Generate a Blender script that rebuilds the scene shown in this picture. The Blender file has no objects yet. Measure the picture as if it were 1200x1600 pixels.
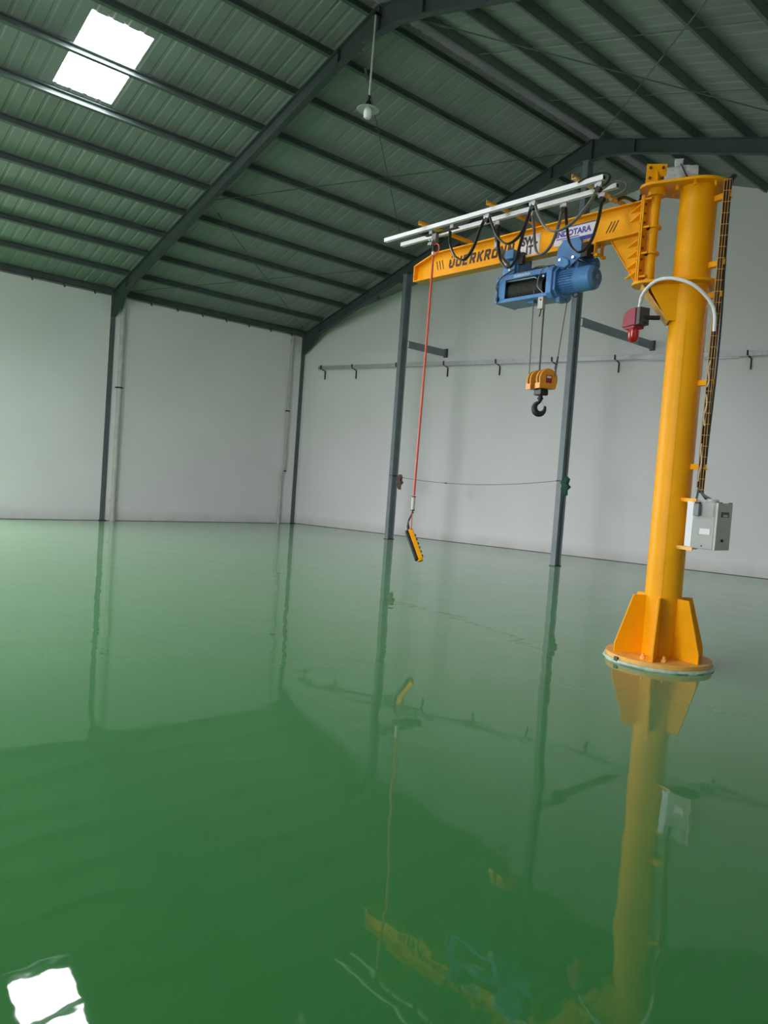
import bpy, math, random
from mathutils import Vector, Matrix
random.seed(4)
C = bpy.context.scene.collection
sc = bpy.context.scene
V = Vector

# ------------------------------------------------------------------ camera
YAW, PITCH, ROLL, FPX = -0.8338, -0.0455, 0.0721, 1186.87
cy, sy = math.cos(YAW), math.sin(YAW)
fwd = V((sy*math.cos(PITCH), cy*math.cos(PITCH), math.sin(PITCH)))
r0 = V((cy, -sy, 0)); u0 = r0.cross(fwd)
rgt = r0*math.cos(ROLL) + u0*math.sin(ROLL)
up = -r0*math.sin(ROLL) + u0*math.cos(ROLL)
cam = bpy.data.cameras.new('camera')
cam.sensor_fit = 'VERTICAL'; cam.sensor_height = 32.0; cam.lens = FPX*32.0/1600.0
cam.clip_start = 0.05; cam.clip_end = 200
camo = bpy.data.objects.new('camera', cam); C.objects.link(camo)
M = Matrix((rgt, up, -fwd)).transposed().to_4x4()
M.translation = V((9.503, 0, 1.6416))
camo.matrix_world = M
sc.camera = camo

# ------------------------------------------------------------------ light, exposure
W = bpy.data.worlds.new('overcast_sky'); sc.world = W; W.use_nodes = True
wn = W.node_tree.nodes['Background']
wn.inputs['Color'].default_value = (0.975, 0.965, 1.0, 1); wn.inputs['Strength'].default_value = 5.0
SKYLIGHT = 14.0
def portal(name, loc, rot, sx, sy_):
    l = bpy.data.lights.new(name, 'AREA'); l.shape = 'RECTANGLE'; l.size = sx; l.size_y = sy_
    l.cycles.is_portal = True
    o = bpy.data.objects.new(name, l); C.objects.link(o); o.location = loc; o.rotation_euler = rot
DOOR_L = (-3.4, 4.6, 4.7)          # left wall doorway: y0, y1, height
DOOR_F = (1.0, 6.5, 4.6)          # front wall doorway: x0, x1, height
portal('doorway_daylight', (-9.95, (DOOR_L[0]+DOOR_L[1])/2, DOOR_L[2]/2), (0, -math.pi/2, 0), DOOR_L[2], DOOR_L[1]-DOOR_L[0])
portal('front_doorway_daylight', ((DOOR_F[0]+DOOR_F[1])/2, -7.0, DOOR_F[2]/2), (math.pi/2, 0, 0), DOOR_F[1]-DOOR_F[0], DOOR_F[2])
vs = sc.view_settings
vs.view_transform = 'Standard'; vs.look = 'None'; vs.exposure = 1.36; vs.gamma = 1.0; vs.use_curve_mapping = False
sc.cycles.use_denoising = True
sc.cycles.max_bounces = 10; sc.cycles.diffuse_bounces = 6; sc.cycles.glossy_bounces = 5
sc.cycles.sample_clamp_indirect = 6.0

# ------------------------------------------------------------------ materials
def mat(name, col, rough=0.5, metal=0.0, noise=None, bump=None, coat=0.0, spec=None):
    m = bpy.data.materials.new(name); m.use_nodes = True
    nt = m.node_tree; b = nt.nodes['Principled BSDF']
    b.inputs['Base Color'].default_value = (*col, 1)
    b.inputs['Roughness'].default_value = rough; b.inputs['Metallic'].default_value = metal
    if coat: b.inputs['Coat Weight'].default_value = coat; b.inputs['Coat Roughness'].default_value = 0.08
    if spec is not None: b.inputs['Specular IOR Level'].default_value = spec
    if noise or bump:
        tc = nt.nodes.new('ShaderNodeTexCoord')
    if noise:
        sc_, amt = noise
        n = nt.nodes.new('ShaderNodeTexNoise'); n.inputs['Scale'].default_value = sc_; n.inputs['Detail'].default_value = 6
        nt.links.new(tc.outputs['Object'], n.inputs['Vector'])
        cr = nt.nodes.new('ShaderNodeValToRGB')
        cr.color_ramp.elements[0].position = 0.3; cr.color_ramp.elements[1].position = 0.7
        cr.color_ramp.elements[0].color = (*[c*(1-amt) for c in col], 1)
        cr.color_ramp.elements[1].color = (*[min(1, c*(1+amt)) for c in col], 1)
        nt.links.new(n.outputs['Fac'], cr.inputs['Fac']); nt.links.new(cr.outputs['Color'], b.inputs['Base Color'])
    if bump:
        sc_, st = bump
        n2 = nt.nodes.new('ShaderNodeTexNoise'); n2.inputs['Scale'].default_value = sc_; n2.inputs['Detail'].default_value = 4
        nt.links.new(tc.outputs['Object'], n2.inputs['Vector'])
        bp = nt.nodes.new('ShaderNodeBump'); bp.inputs['Strength'].default_value = st; bp.inputs['Distance'].default_value = 0.01
        nt.links.new(n2.outputs['Fac'], bp.inputs['Height']); nt.links.new(bp.outputs['Normal'], b.inputs['Normal'])
    return m
YEL = mat('crane_yellow_paint', (0.90, 0.385, 0.001), 0.42, spec=0.22, noise=(3.0, 0.06), bump=(14, 0.05))
YELP = mat('pale_worn_yellow_paint', (0.78, 0.42, 0.09), 0.45, noise=(9.0, 0.15))
BLUE = mat('hoist_blue_paint', (0.085, 0.235, 0.50), 0.35, noise=(5, 0.06))
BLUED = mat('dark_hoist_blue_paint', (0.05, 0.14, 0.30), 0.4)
STEEL = mat('grey_green_steel_paint', (0.052, 0.070, 0.070), 0.55, noise=(4, 0.12))
WCOL = mat('wall_column_grey_paint', (0.095, 0.125, 0.13), 0.5, noise=(3, 0.10))
STEELL = mat('column_grey_paint', (0.20, 0.245, 0.265), 0.5, noise=(3, 0.10))
PURL = mat('dark_steel_purlin_paint', (0.10, 0.13, 0.12), 0.55, noise=(5, 0.15))
SHEET = mat('zinc_roof_sheet', (0.275, 0.295, 0.285), 0.7, 0.0, noise=(1.1, 0.10))
GALV = mat('galvanised_steel', (0.42, 0.44, 0.45), 0.4, 0.6, noise=(12, 0.12))
WHITE = mat('white_enamel', (0.78, 0.79, 0.82), 0.35)
PVC = mat('white_plastic_pipe', (0.50, 0.50, 0.485), 0.45, noise=(6, 0.12))
BLACK = mat('black_rubber', (0.014, 0.013, 0.013), 0.45)
BLACKG = mat('black_gloss_cable', (0.02, 0.018, 0.017), 0.3)
CABLE = mat('brown_black_cable', (0.045, 0.016, 0.010), 0.45)
GREYC = mat('grey_flat_cable', (0.20, 0.19, 0.185), 0.4)
ORANGE = mat('orange_cable', (0.62, 0.085, 0.035), 0.45)
DARK = mat('black_metal', (0.018, 0.018, 0.020), 0.4, 0.3)
ROPE = mat('greased_wire_rope', (0.085, 0.085, 0.070), 0.45, 0.2, noise=(60, 0.4))
CHROME = mat('bright_steel', (0.62, 0.62, 0.62), 0.25, 0.9)
RUST = mat('brown_bolt', (0.10, 0.025, 0.010), 0.6)
REDP = mat('red_plastic', (0.27, 0.012, 0.040), 0.45)
REDL = mat('red_lens', (0.42, 0.008, 0.012), 0.15)
BOX = mat('grey_enclosure_paint', (0.36, 0.38, 0.36), 0.45, noise=(8, 0.05))
BOXL = mat('light_enclosure_door_paint', (0.48, 0.47, 0.42), 0.45, noise=(8, 0.05))
GREYM = mat('silver_motor_paint', (0.52, 0.52, 0.52), 0.4, 0.2, noise=(20, 0.15))
HAZ = mat('hook_block_orange', (0.72, 0.30, 0.025), 0.4)
CLOTHB = mat('brown_rag', (0.13, 0.085, 0.06), 0.9, noise=(30, 0.4))
CLOTHG = mat('green_rag', (0.01, 0.075, 0.045), 0.8, noise=(30, 0.3))
GROUT = mat('pale_green_grout', (0.42, 0.52, 0.40), 0.6, noise=(12, 0.25))
SIGNW = mat('white_sign_vinyl', (0.72, 0.70, 0.72), 0.4)
SIGNB = mat('blue_sign_vinyl', (0.06, 0.06, 0.33), 0.4)
INK = mat('black_lettering', (0.035, 0.010, 0.004), 0.5)
INKW = mat('white_lettering', (0.70, 0.74, 0.78), 0.4)
BULB = mat('white_bulb_glass', (0.85, 0.85, 0.83), 0.2)
SHADE = mat('grey_white_lamp_shade', (0.42, 0.47, 0.43), 0.4)
PADG = mat('dark_green_paint_splash', (0.008, 0.035, 0.016), 0.5)

def wall_mat():
    m = bpy.data.materials.new('white_wall_paint'); m.use_nodes = True
    nt = m.node_tree; b = nt.nodes['Principled BSDF']; L = nt.links.new
    tc = nt.nodes.new('ShaderNodeTexCoord')
    n = nt.nodes.new('ShaderNodeTexNoise'); n.inputs['Scale'].default_value = 0.5; n.inputs['Detail'].default_value = 8
    cr = nt.nodes.new('ShaderNodeValToRGB')
    cr.color_ramp.elements[0].position = 0.3; cr.color_ramp.elements[1].position = 0.75
    cr.color_ramp.elements[0].color = (0.80, 0.79, 0.795, 1); cr.color_ramp.elements[1].color = (0.86, 0.85, 0.86, 1)
    L(tc.outputs['Object'], n.inputs['Vector']); L(n.outputs['Fac'], cr.inputs['Fac'])
    # scuffed dirt along the foot of the wall
    sx = nt.nodes.new('ShaderNodeSeparateXYZ'); L(tc.outputs['Object'], sx.inputs['Vector'])
    n3 = nt.nodes.new('ShaderNodeTexNoise'); n3.inputs['Scale'].default_value = 2.6; n3.inputs['Detail'].default_value = 8
    L(tc.outputs['Object'], n3.inputs['Vector'])
    mr = nt.nodes.new('ShaderNodeMapRange'); mr.inputs['From Min'].default_value = 0.0; mr.inputs['From Max'].default_value = 0.32
    mr.inputs['To Min'].default_value = 0.62; mr.inputs['To Max'].default_value = 0.0
    L(sx.outputs['Z'], mr.inputs['Value'])
    mu = nt.nodes.new('ShaderNodeMath'); mu.operation = 'MULTIPLY'; L(mr.outputs['Result'], mu.inputs[0]); L(n3.outputs['Fac'], mu.inputs[1])
    mx = nt.nodes.new('ShaderNodeMix'); mx.data_type = 'RGBA'
    L(mu.outputs[0], mx.inputs['Factor']); L(cr.outputs['Color'], mx.inputs[6]); mx.inputs[7].default_value = (0.33, 0.30, 0.27, 1)
    L(mx.outputs[2], b.inputs['Base Color'])
    b.inputs['Roughness'].default_value = 0.75
    n2 = nt.nodes.new('ShaderNodeTexNoise'); n2.inputs['Scale'].default_value = 3.0; n2.inputs['Detail'].default_value = 6
    L(tc.outputs['Object'], n2.inputs['Vector'])
    bp = nt.nodes.new('ShaderNodeBump'); bp.inputs['Strength'].default_value = 0.25; bp.inputs['Distance'].default_value = 0.01
    L(n2.outputs['Fac'], bp.inputs['Height']); L(bp.outputs['Normal'], b.inputs['Normal'])
    return m
WALL = wall_mat()

def floor_mat():
    m = bpy.data.materials.new('green_epoxy_floor'); m.use_nodes = True
    nt = m.node_tree; b = nt.nodes['Principled BSDF']; L = nt.links.new
    tc = nt.nodes.new('ShaderNodeTexCoord')
    n = nt.nodes.new('ShaderNodeTexNoise'); n.inputs['Scale'].default_value = 0.35; n.inputs['Detail'].default_value = 5
    cr = nt.nodes.new('ShaderNodeValToRGB')
    cr.color_ramp.elements[0].position = 0.3; cr.color_ramp.elements[1].position = 0.7
    cr.color_ramp.elements[0].color = (0.024, 0.150, 0.031, 1); cr.color_ramp.elements[1].color = (0.028, 0.170, 0.037, 1)
    L(tc.outputs['Object'], n.inputs['Vector']); L(n.outputs['Fac'], cr.inputs['Fac'])
    L(cr.outputs['Color'], b.inputs['Base Color'])
    b.inputs['IOR'].default_value = 1.45
    b.inputs['Roughness'].default_value = 0.02; b.inputs['Sheen Weight'].default_value = 0.12; b.inputs['Sheen Roughness'].default_value = 0.45; b.inputs['Sheen Tint'].default_value = (0.72, 1.0, 0.75, 1)   # tinted sheen stands in for the pale light on the distant floor
    # trowel waves in the cured resin
    n1 = nt.nodes.new('ShaderNodeTexNoise'); n1.inputs['Scale'].default_value = 1.3; n1.inputs['Detail'].default_value = 2.0
    L(tc.outputs['Object'], n1.inputs['Vector'])
    b1 = nt.nodes.new('ShaderNodeBump'); b1.inputs['Strength'].default_value = 1.0; b1.inputs['Distance'].default_value = 0.0042
    L(n1.outputs['Fac'], b1.inputs['Height'])
    n2 = nt.nodes.new('ShaderNodeTexNoise'); n2.inputs['Scale'].default_value = 8.0; n2.inputs['Detail'].default_value = 1.5
    L(tc.outputs['Object'], n2.inputs['Vector'])
    b2 = nt.nodes.new('ShaderNodeBump'); b2.inputs['Strength'].default_value = 1.0; b2.inputs['Distance'].default_value = 0.0004
    L(n2.outputs['Fac'], b2.inputs['Height']); L(b1.outputs['Normal'], b2.inputs['Normal'])
    L(b2.outputs['Normal'], b.inputs['Normal'])
    return m
FLOOR = floor_mat()
def emit(name, col, s):
    m = bpy.data.materials.new(name); m.use_nodes = True
    nt = m.node_tree; b = nt.nodes['Principled BSDF']
    b.inputs['Base Color'].default_value = (0.8, 0.8, 0.8, 1); b.inputs['Roughness'].default_value = 0.5
    b.inputs['Emission Color'].default_value = (*col, 1); b.inputs['Emission Strength'].default_value = s
    return m
SKYL = emit('daylit_translucent_sheet', (0.95, 0.95, 1.0), SKYLIGHT)

# ------------------------------------------------------------------ mesh helpers
def frame_of(d, upv=None):
    d = V(d).normalized()
    u = V(upv) if upv is not None else (V((0, 0, 1)) if abs(d.z) < 0.95 else V((1, 0, 0)))
    a = u.cross(d).normalized(); b = d.cross(a).normalized()
    return a, b, d          # a = side, b = up-ish, d = along
class MB:
    def __init__(s): s.v = []; s.f = []
    def quad_ring(s, rings, close=True, caps=True, closed_loop=False):
        n = len(rings[0]); base = len(s.v)
        for r in rings: s.v += [tuple(p) for p in r]
        R = len(rings)
        for i in range(R if closed_loop else R-1):
            i2 = (i+1) % R
            for j in range(n if close else n-1):
                j2 = (j+1) % n
                s.f.append((base+i*n+j, base+i*n+j2, base+i2*n+j2, base+i2*n+j))
        if caps and not closed_loop:
            s.f.append(tuple(base+j for j in reversed(range(n))))
            s.f.append(tuple(base+(R-1)*n+j for j in range(n)))
        return s
    def box(s, c, size, ax=None):
        c = V(c); X, Y, Z = ax if ax else (V((1, 0, 0)), V((0, 1, 0)), V((0, 0, 1)))
        hx, hy, hz = size[0]/2, size[1]/2, size[2]/2
        rings = []
        for k in (-1, 1):
            rings.append([c+X*(a*hx)+Y*(b*hy)+Z*(k*hz) for a, b in ((-1, -1), (1, -1), (1, 1), (-1, 1))])
        return s.quad_ring(rings)
    def bar(s, p0, p1, w, h, upv=None):
        p0, p1 = V(p0), V(p1); a, b, d = frame_of(p1-p0, upv)
        return s.quad_ring([[p+a*(x*w/2)+b*(y*h/2) for x, y in ((-1, -1), (1, -1), (1, 1), (-1, 1))] for p in (p0, p1)])
    def prof(s, p0, p1, pts, upv=None):
        p0, p1 = V(p0), V(p1); a, b, d = frame_of(p1-p0, upv)
        return s.quad_ring([[p+a*x+b*y for x, y in pts] for p in (p0, p1)])
    def cyl(s, p0, p1, r, n=16, r1=None, caps=True):
        p0, p1 = V(p0), V(p1); a, b, d = frame_of(p1-p0); r1 = r if r1 is None else r1
        return s.quad_ring([[p+a*(math.cos(t)*q)+b*(math.sin(t)*q) for t in [2*math.pi*k/n for k in range(n)]] for p, q in ((p0, r), (p1, r1))], caps=caps)
    def lathe(s, base, axis, prof, n=24):
        base = V(base); a, b, d = frame_of(axis)
        return s.quad_ring([[base+d*h+a*(math.cos(t)*r)+b*(math.sin(t)*r) for t in [2*math.pi*k/n for k in range(n)]] for r, h in prof])
    def sweep(s, path, rx, ry=None, n=8, upv=None, sq=False):
        ry = ry or rx; P = [V(p) for p in path]; rings = []
        for i, p in enumerate(P):
            d = (P[min(i+1, len(P)-1)]-P[max(i-1, 0)])
            if upv is not None:
                a = (V(upv)-d.normalized()*V(upv).dot(d.normalized())).normalized(); b = d.normalized().cross(a)
            else: a, b, d = frame_of(d)
            if sq: q = ((-1, -1), (1, -1), (1, 1), (-1, 1))
            else: q = [(math.cos(2*math.pi*k/n), math.sin(2*math.pi*k/n)) for k in range(n)]
            rings.append([p+a*(x*rx)+b*(y*ry) for x, y in q])
        return s.quad_ring(rings)
    def poly(s, pts, thick):
        """flat polygon given in 3D, extruded by vector thick"""
        t = V(thick); P = [V(p) for p in pts]
        return s.quad_ring([P, [p+t for p in P]])
    def loop(s, c, r, rt, ax, n=20, m=8):
        c = V(c); X, Y, Z = ax; rings = []
        for i in range(n):
            t = 2*math.pi*i/n; o = X*math.cos(t)+Y*math.sin(t)
            rings.append([c+o*(r+rt*math.cos(q))+Z*(rt*math.sin(q)) for q in [2*math.pi*k/m for k in range(m)]])
        return s.quad_ring(rings, closed_loop=True)
    def build(s, name, m, parent=None, bevel=0.0, smooth=True):
        off = V(parent['_o']) if parent is not None and '_o' in parent else V((0, 0, 0))
        me = bpy.data.meshes.new(name)
        me.from_pydata([tuple(V(p)-off) for p in s.v], [], s.f)
        me.update()
        import bmesh
        bm = bmesh.new(); bm.from_mesh(me); bmesh.ops.recalc_face_normals(bm, faces=bm.faces); bm.to_mesh(me); bm.free()
        if smooth:
            for p in me.polygons: p.use_smooth = True
            me.set_sharp_from_angle(angle=math.radians(34))
        me.materials.append(m)
        o = bpy.data.objects.new(name, me); C.objects.link(o)
        if parent is not None:
            o.parent = parent; o['_o'] = tuple(off)
        if bevel:
            b = o.modifiers.new('bevel', 'BEVEL'); b.width = bevel; b.segments = 2; b.limit_method = 'ANGLE'; b.angle_limit = math.radians(40)
        return o
def tag(o, label=None, cat=None, group=None, kind=None):
    if label: o['label'] = label
    if cat: o['category'] = cat
    if group: o['group'] = group
    if kind: o['kind'] = kind
    return o
def thing(name, label, cat, loc, group=None, kind=None):
    o = bpy.data.objects.new(name, None); C.objects.link(o); o.location = loc; o['_o'] = tuple(loc); o.empty_display_size = 0.2
    return tag(o, label, cat, group, kind or 'thing')
def ground_thing(name, mb, m, label, cat, group=None, **k):
    """a thing that is one mesh; its origin goes to its lowest middle point"""
    xs, ys, zs = zip(*mb.v)
    o0 = V(((min(xs)+max(xs))/2, (min(ys)+max(ys))/2, min(zs)))
    mb.v = [tuple(V(p)-o0) for p in mb.v]
    o = mb.build(name, m, None, **k); o.location = o0
    return tag(o, label, cat, group, 'thing')
def struct(name, mb, m, parent=None, **k):
    o = mb.build(name, m, parent, **k)
    if parent is None: o['kind'] = 'structure'
    return o
def text(name, body, m, parent, origin, X, Y, size, extrude=0.002, offset=0.0, shear=0.0, width=None):
    cu = bpy.data.curves.new(name, 'FONT'); cu.body = body; cu.size = size; cu.extrude = extrude; cu.offset = offset; cu.shear = shear
    cu.resolution_u = 3
    to = bpy.data.objects.new(name, cu); C.objects.link(to)
    bpy.context.view_layer.update()
    me = bpy.data.meshes.new_from_object(to.evaluated_get(bpy.context.evaluated_depsgraph_get()))
    bpy.data.objects.remove(to)
    xs = [v.co.x for v in me.vertices]; x0, x1 = min(xs), max(xs)
    kx = width/(x1-x0) if width else 1.0
    X, Y = V(X).normalized(), V(Y).normalized(); Z = X.cross(Y); off = V(parent['_o'])
    for v in me.vertices:
        v.co = V(origin)+X*((v.co.x-x0)*kx)+Y*v.co.y+Z*v.co.z-off
    me.materials.clear(); me.materials.append(m)
    o = bpy.data.objects.new(name, me); C.objects.link(o); o.parent = parent; o['_o'] = tuple(off)
    return o
def catmull(pts, k=6):
    P = [V(p) for p in pts]; P = [P[0]*2-P[1]]+P+[P[-1]*2-P[-2]]; out = []
    for i in range(1, len(P)-2):
        a, b, c, d = P[i-1:i+3]
        for j in range(k):
            t = j/k
            out.append(0.5*((2*b)+(c-a)*t+(2*a-5*b+4*c-d)*t*t+(3*b-a-3*c+d)*t**3))
    out.append(P[-2]); return out

# ------------------------------------------------------------------ building numbers
Y1, Y2 = 7.809, 13.808
S = 10.008; ZR, ZE = 9.03, 5.841; G = 0.2536
SL, SR = (ZR-ZE)/S, 0.2676
XW = -9.946; XR = 13.5; YF = -7.0
def roof_z(x): return ZR-(SL*(-x) if x < 0 else SR*x)
TP = [0, .099, .201, .308, .413, .515, .615, .713, .804, .904, 1.0]
ORD = ['first', 'second', 'third', 'fourth', 'fifth', 'sixth', 'seventh', 'eighth', 'ninth', 'tenth', 'eleventh', 'twelfth', 'thirteenth', 'fourteenth']
GA, GD = V((-10.138, 13.919, 0)), V((0.9603, 0.2789, 0)); GN = V((0.2789, -0.9603, 0))   # skewed gable wall
def gable_y(x): return GA.y+(x-GA.x)*GD.y/GD.x

# ------------------------------------------------------------------ setting: floor, walls
m = MB().poly([(-12, YF, 0), (XR+0.3, YF, 0), (XR+0.3, 22, 0), (-12, 22, 0)], (0, 0, -0.2)); struct('floor', m, FLOOR)
yard = MB().poly([(-60, -60, -0.21), (60, -60, -0.21), (60, 60, -0.21), (-60, 60, -0.21)], (0, 0, -0.1))
struct('ground', yard, mat('yard_concrete', (0.35, 0.34, 0.32), 0.8, noise=(0.5, 0.1)))
# left wall: brick infill panels between the columns, with the doorway outside the picture
wl = bpy.data.objects.new('wall_left', None); C.objects.link(wl); wl['_o'] = (0, 0, 0); wl['kind'] = 'structure'
def wall_panel(y0, y1, z0=0.0, z1=5.76):
    MB().box(((XW-0.075), (y0+y1)/2, (z0+z1)/2), (0.15, y1-y0, z1-z0)).build('wall_panel', WALL, wl)
cw = 0.072
for a, b in ((YF, DOOR_L[0]), (DOOR_L[1], Y1-cw), (Y1+cw, Y2-cw), (Y2+cw, 14.6)): wall_panel(a, b)
wall_panel(DOOR_L[0], DOOR_L[1], DOOR_L[2])
# skewed back wall under the gable
pts = []
for x in (-10.3, XR): pts.append((x, gable_y(x), 0))
for x in (XR, 0.0, -10.3): pts.append((x, gable_y(x), roof_z(x)+0.162))
struct('wall_back', MB().poly(pts, -GN*0.18), WALL)
m = MB()
struct('wall_right', MB().box((XR+0.09, (YF+gable_y(XR))/2, 2.66), (0.18, gable_y(XR)-YF, 5.5)), WALL)
fp = MB()
for x0, x1, z0 in ((-10.1, DOOR_F[0], 0), (DOOR_F[1], XR, 0), (DOOR_F[0], DOOR_F[1], DOOR_F[2])):
    xs = [x0]+([0.0] if x0 < 0 < x1 else [])+[x1]
    fp.poly([(x0, YF, z0), (x1, YF, z0)]+[(x, YF, roof_z(x)+0.1) for x in reversed(xs)], (0, -0.18, 0))
struct('wall_front', fp, WALL)
# dark joint where floor and wall meet
j = MB()
j.bar((XW+0.004, YF, 0.006), (XW+0.004, 13.9, 0.006), 0.010, 0.008)
struct('baseboard_left', j, PADG)
j = MB(); a = GA+GN*0.005; j.bar(a+V((0, 0, .006)), a+GD*24+V((0, 0, .006)), 0.010, 0.009); struct('baseboard_back', j, PADG)

# ------------------------------------------------------------------ roof sheets
ceil = bpy.data.objects.new('ceiling', None); C.objects.link(ceil); ceil['_o'] = (0, 0, 0); ceil['kind'] = 'structure'
def sheet_mesh(x0, x1, side):
    """one ribbed sheet, 1 m wide in Y starting at 0, between x0 and x1 down the slope"""
    prof = []
    for k in range(4):
        b = k*0.25
        prof += [(b, 0.0), (b+0.010, 0.0), (b+0.034, 0.014), (b+0.074, 0.014), (b+0.098, 0.0)]
    prof += [(1.0, 0.0), (1.012, -0.004), (1.018, -0.004)]
    nz = 0.165
    rings = []
    for x in (x0, x1):
        rings.append([(side*x, y, ZR-(SL if side < 0 else SR)*x+nz+h) for y, h in prof])
    mb = MB(); n = len(prof)
    for r in rings: mb.v += r
    for i in range(n-1): mb.f.append((i, i+1, n+i+1, n+i))
    me = bpy.data.meshes.new('roof_sheet'); me.from_pydata(mb.v, [], mb.f); me.materials.append(SHEET); me.update()
    return me
SKY = [(-1, 4.25, 2.55, 4.24)]                # side, y, from, to  (the one in view)
SKY += [(-1, -3.75, 2.55, 4.24), (1, -1.75, 2.6, 4.3), (1, 2.25, 2.6, 4.3), (-1, 0.25, 6.1, 7.8)]
full = {-1: sheet_mesh(0.17, 10.35, -1), 1: sheet_mesh(0.17, XR+0.4, 1)}
def place_sheet(me, y, nm='roof_sheet'):
    o = bpy.data.objects.new(nm, me); C.objects.link(o); o.parent = ceil; o.location = (0, y, 0)
    return o
nwin = 0
for side in (-1, 1):
    for i in range(-12, 15):
        y = 4.25+i
        hit = [s for s in SKY if s[0] == side and abs(s[1]-y) < 0.01]
        if not hit: place_sheet(full[side], y); continue
        _, _, x0, x1 = hit[0]; end = 10.35 if side < 0 else XR+0.4
        place_sheet(sheet_mesh(0.17, x0+0.03, side), y); place_sheet(sheet_mesh(x1-0.03, end, side), y)
        me = sheet_mesh(x0-0.03, x1+0.03, side); me.materials.clear(); me.materials.append(SKYL)
        for v in me.vertices: v.co.z += 0.008
        nwin += 1
        w = bpy.data.objects.new('window_%d' % nwin, me); C.objects.link(w); w.location = (0, y, 0); w['kind'] = 'structure'
CAPM = mat('shade_grey_ridge_cap', (0.12, 0.135, 0.13), 0.6)  # grey darkened so the cap colour carries the shade of the unlit ridge
# ridge capping over the gap between the two ridge purlins, in lapped lengths
for i in range(20):
    y0 = YF+i*1.25
    mb = MB(); pr = [(-0.34, ZR+0.165-SL*0.34+0.05), (-0.12, ZR+0.19), (0, ZR+0.235), (0.12, ZR+0.19), (0.34, ZR+0.165-SR*0.34+0.05)]
    mb.quad_ring([[(x, y0, z+0.004*(i % 2)) for x, z in pr], [(x, y0+1.28, z+0.004*(i % 2)) for x, z in pr]], close=False, caps=False)
    mb.build('ridge_cap', CAPM, ceil)
# eave flashing closing the gap above the left wall
struct('trim_1', MB().box((-10.12, (YF+14.5)/2, 5.92), (0.03, 14.5-YF, 0.36)), GALV)
struct('trim_2', MB().box((XR+0.22, (YF+20)/2, 5.45), (0.03, 20-YF, 0.5)), GALV)

# ------------------------------------------------------------------ steel frame
def ibeam(mb, p0, p1, w, h, upv, tf=0.012, tw=0.008):
    x, y = w/2, h/2
    pts = [(-x, -y), (x, -y), (x, -y+tf), (tw/2, -y+tf), (tw/2, y-tf), (x, y-tf), (x, y), (-x, y), (-x, y-tf), (-tw/2, y-tf), (-tw/2, -y+tf), (-x, -y+tf)]
    return mb.prof(p0, p1, pts, upv)
def rafter_half(yc, side, parent):
    """web and flanges as parts of a rafter; side -1 is the left slope"""
    xe = 9.93 if side < 0 else XR-0.05; sl = SL if side < 0 else SR
    top = lambda x: ZR-sl*x-0.002
    D = 0.27
    outl = [(0.013, top(0)), (xe, top(xe)), (xe, top(xe)-0.62), (xe-0.80, top(xe-0.80)-D-0.015), (1.0, top(1.0)-D), (0.42, 8.60), (0.013, 8.60)]
    web = MB().poly([(side*x, yc-0.004, z) for x, z in outl], (0, 0.008, 0)); web.build('web', STEEL, parent)
    fl = MB()
    def plate(x0, z0, x1, z1, w=0.13, t=0.012): fl.bar((side*x0, yc, z0), (side*x1, yc, z1), w, t, (0, 0, 1))
    plate(0.013, top(0)-0.006, xe, top(xe)-0.006); fl.build('top_flange', STEEL, parent)
    fl = MB()
    for i in range(2, len(outl)-1): plate(*outl[i], *outl[i+1])
    fl.build('bottom_flange', STEEL, parent)
    for x in (1.0, xe-0.8): MB().box((side*x, yc, top(x)-D/2), (0.01, 0.12, D-0.03)).build('stiffener', STEEL, parent)
    if side < 0: MB().box((0, yc, 8.8), (0.024, 0.13, 0.42)).build('ridge_plate', STEEL, parent)
names = {Y1: 'near', Y2: 'far'}
for yc in (Y1, Y2):
    far = yc == Y2
    t = thing('steel_rafter', 'dark steel rafter %s' % ('from the back corner up to the far end of the ridge' if far else 'up the left slope between skylight and hanging lamp'), 'rafter', (-5, yc, 7.4), 'roof rafters')
    rafter_half(yc, -1, t)
    t = thing('steel_rafter', 'dark steel rafter of the right slope, %s' % ('running out behind the crane motor' if far else 'starting above the hanging lamp'), 'rafter', (5, yc, 7.6), 'roof rafters')
    rafter_half(yc, 1, t)
    # columns: flange flush with the left wall
    t = thing('steel_column', 'slim grey steel column in the left wall %s' % ('at the back corner of the hall' if far else 'left of the long white downpipe'), 'column', (XW-0.12, yc, 0), 'wall columns')
    MB().box((XW+0.004, yc, 2.92), (0.024, 0.13, 5.84)).build('inner_flange', WCOL, t)
    MB().box((XW-0.13, yc, 2.92), (0.24, 0.010, 5.84)).build('web', WCOL, t)
    MB().box((XW-0.26, yc, 2.92), (0.02, 0.146, 5.84)).build('outer_flange', WCOL, t)
    MB().box((XW+0.01, yc, 0.012), (0.10, 0.18, 0.018)).build('base_plate', PADG, t)
for i, yc in enumerate((1.81, -4.19)):
    e = bpy.data.objects.new('trim_%d' % (3+i), None); C.objects.link(e); e['kind'] = 'structure'; e['_o'] = (0, 0, 0)
    rafter_half(yc, -1, e); rafter_half(yc, 1, e)
# free-standing gable columns
for x, lab, ztop in ((-5.44, 'tall grey steel column behind the tip of the crane beam', roof_z(-5.44)-0.29), (-0.09, 'tall grey steel column behind the blue hoist and hook', 8.58)):
    t = thing('steel_column', lab, 'column', (x, Y2, 0), 'free-standing gable columns')
    for s in (-1, 1): MB().box((x, Y2+s*0.10, ztop/2), (0.125, 0.014, ztop)).build('flange', STEELL, t)
    MB().box((x, Y2, ztop/2), (0.010, 0.19, ztop)).build('web', STEELL, t)
    MB().box((x, Y2, 0.010), (0.15, 0.25, 0.012)).build('base_plate', PADG, t)
    MB().box((x, Y2, ztop), (0.16, 0.24, 0.016)).build('cap_plate', STEELL, t)
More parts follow.
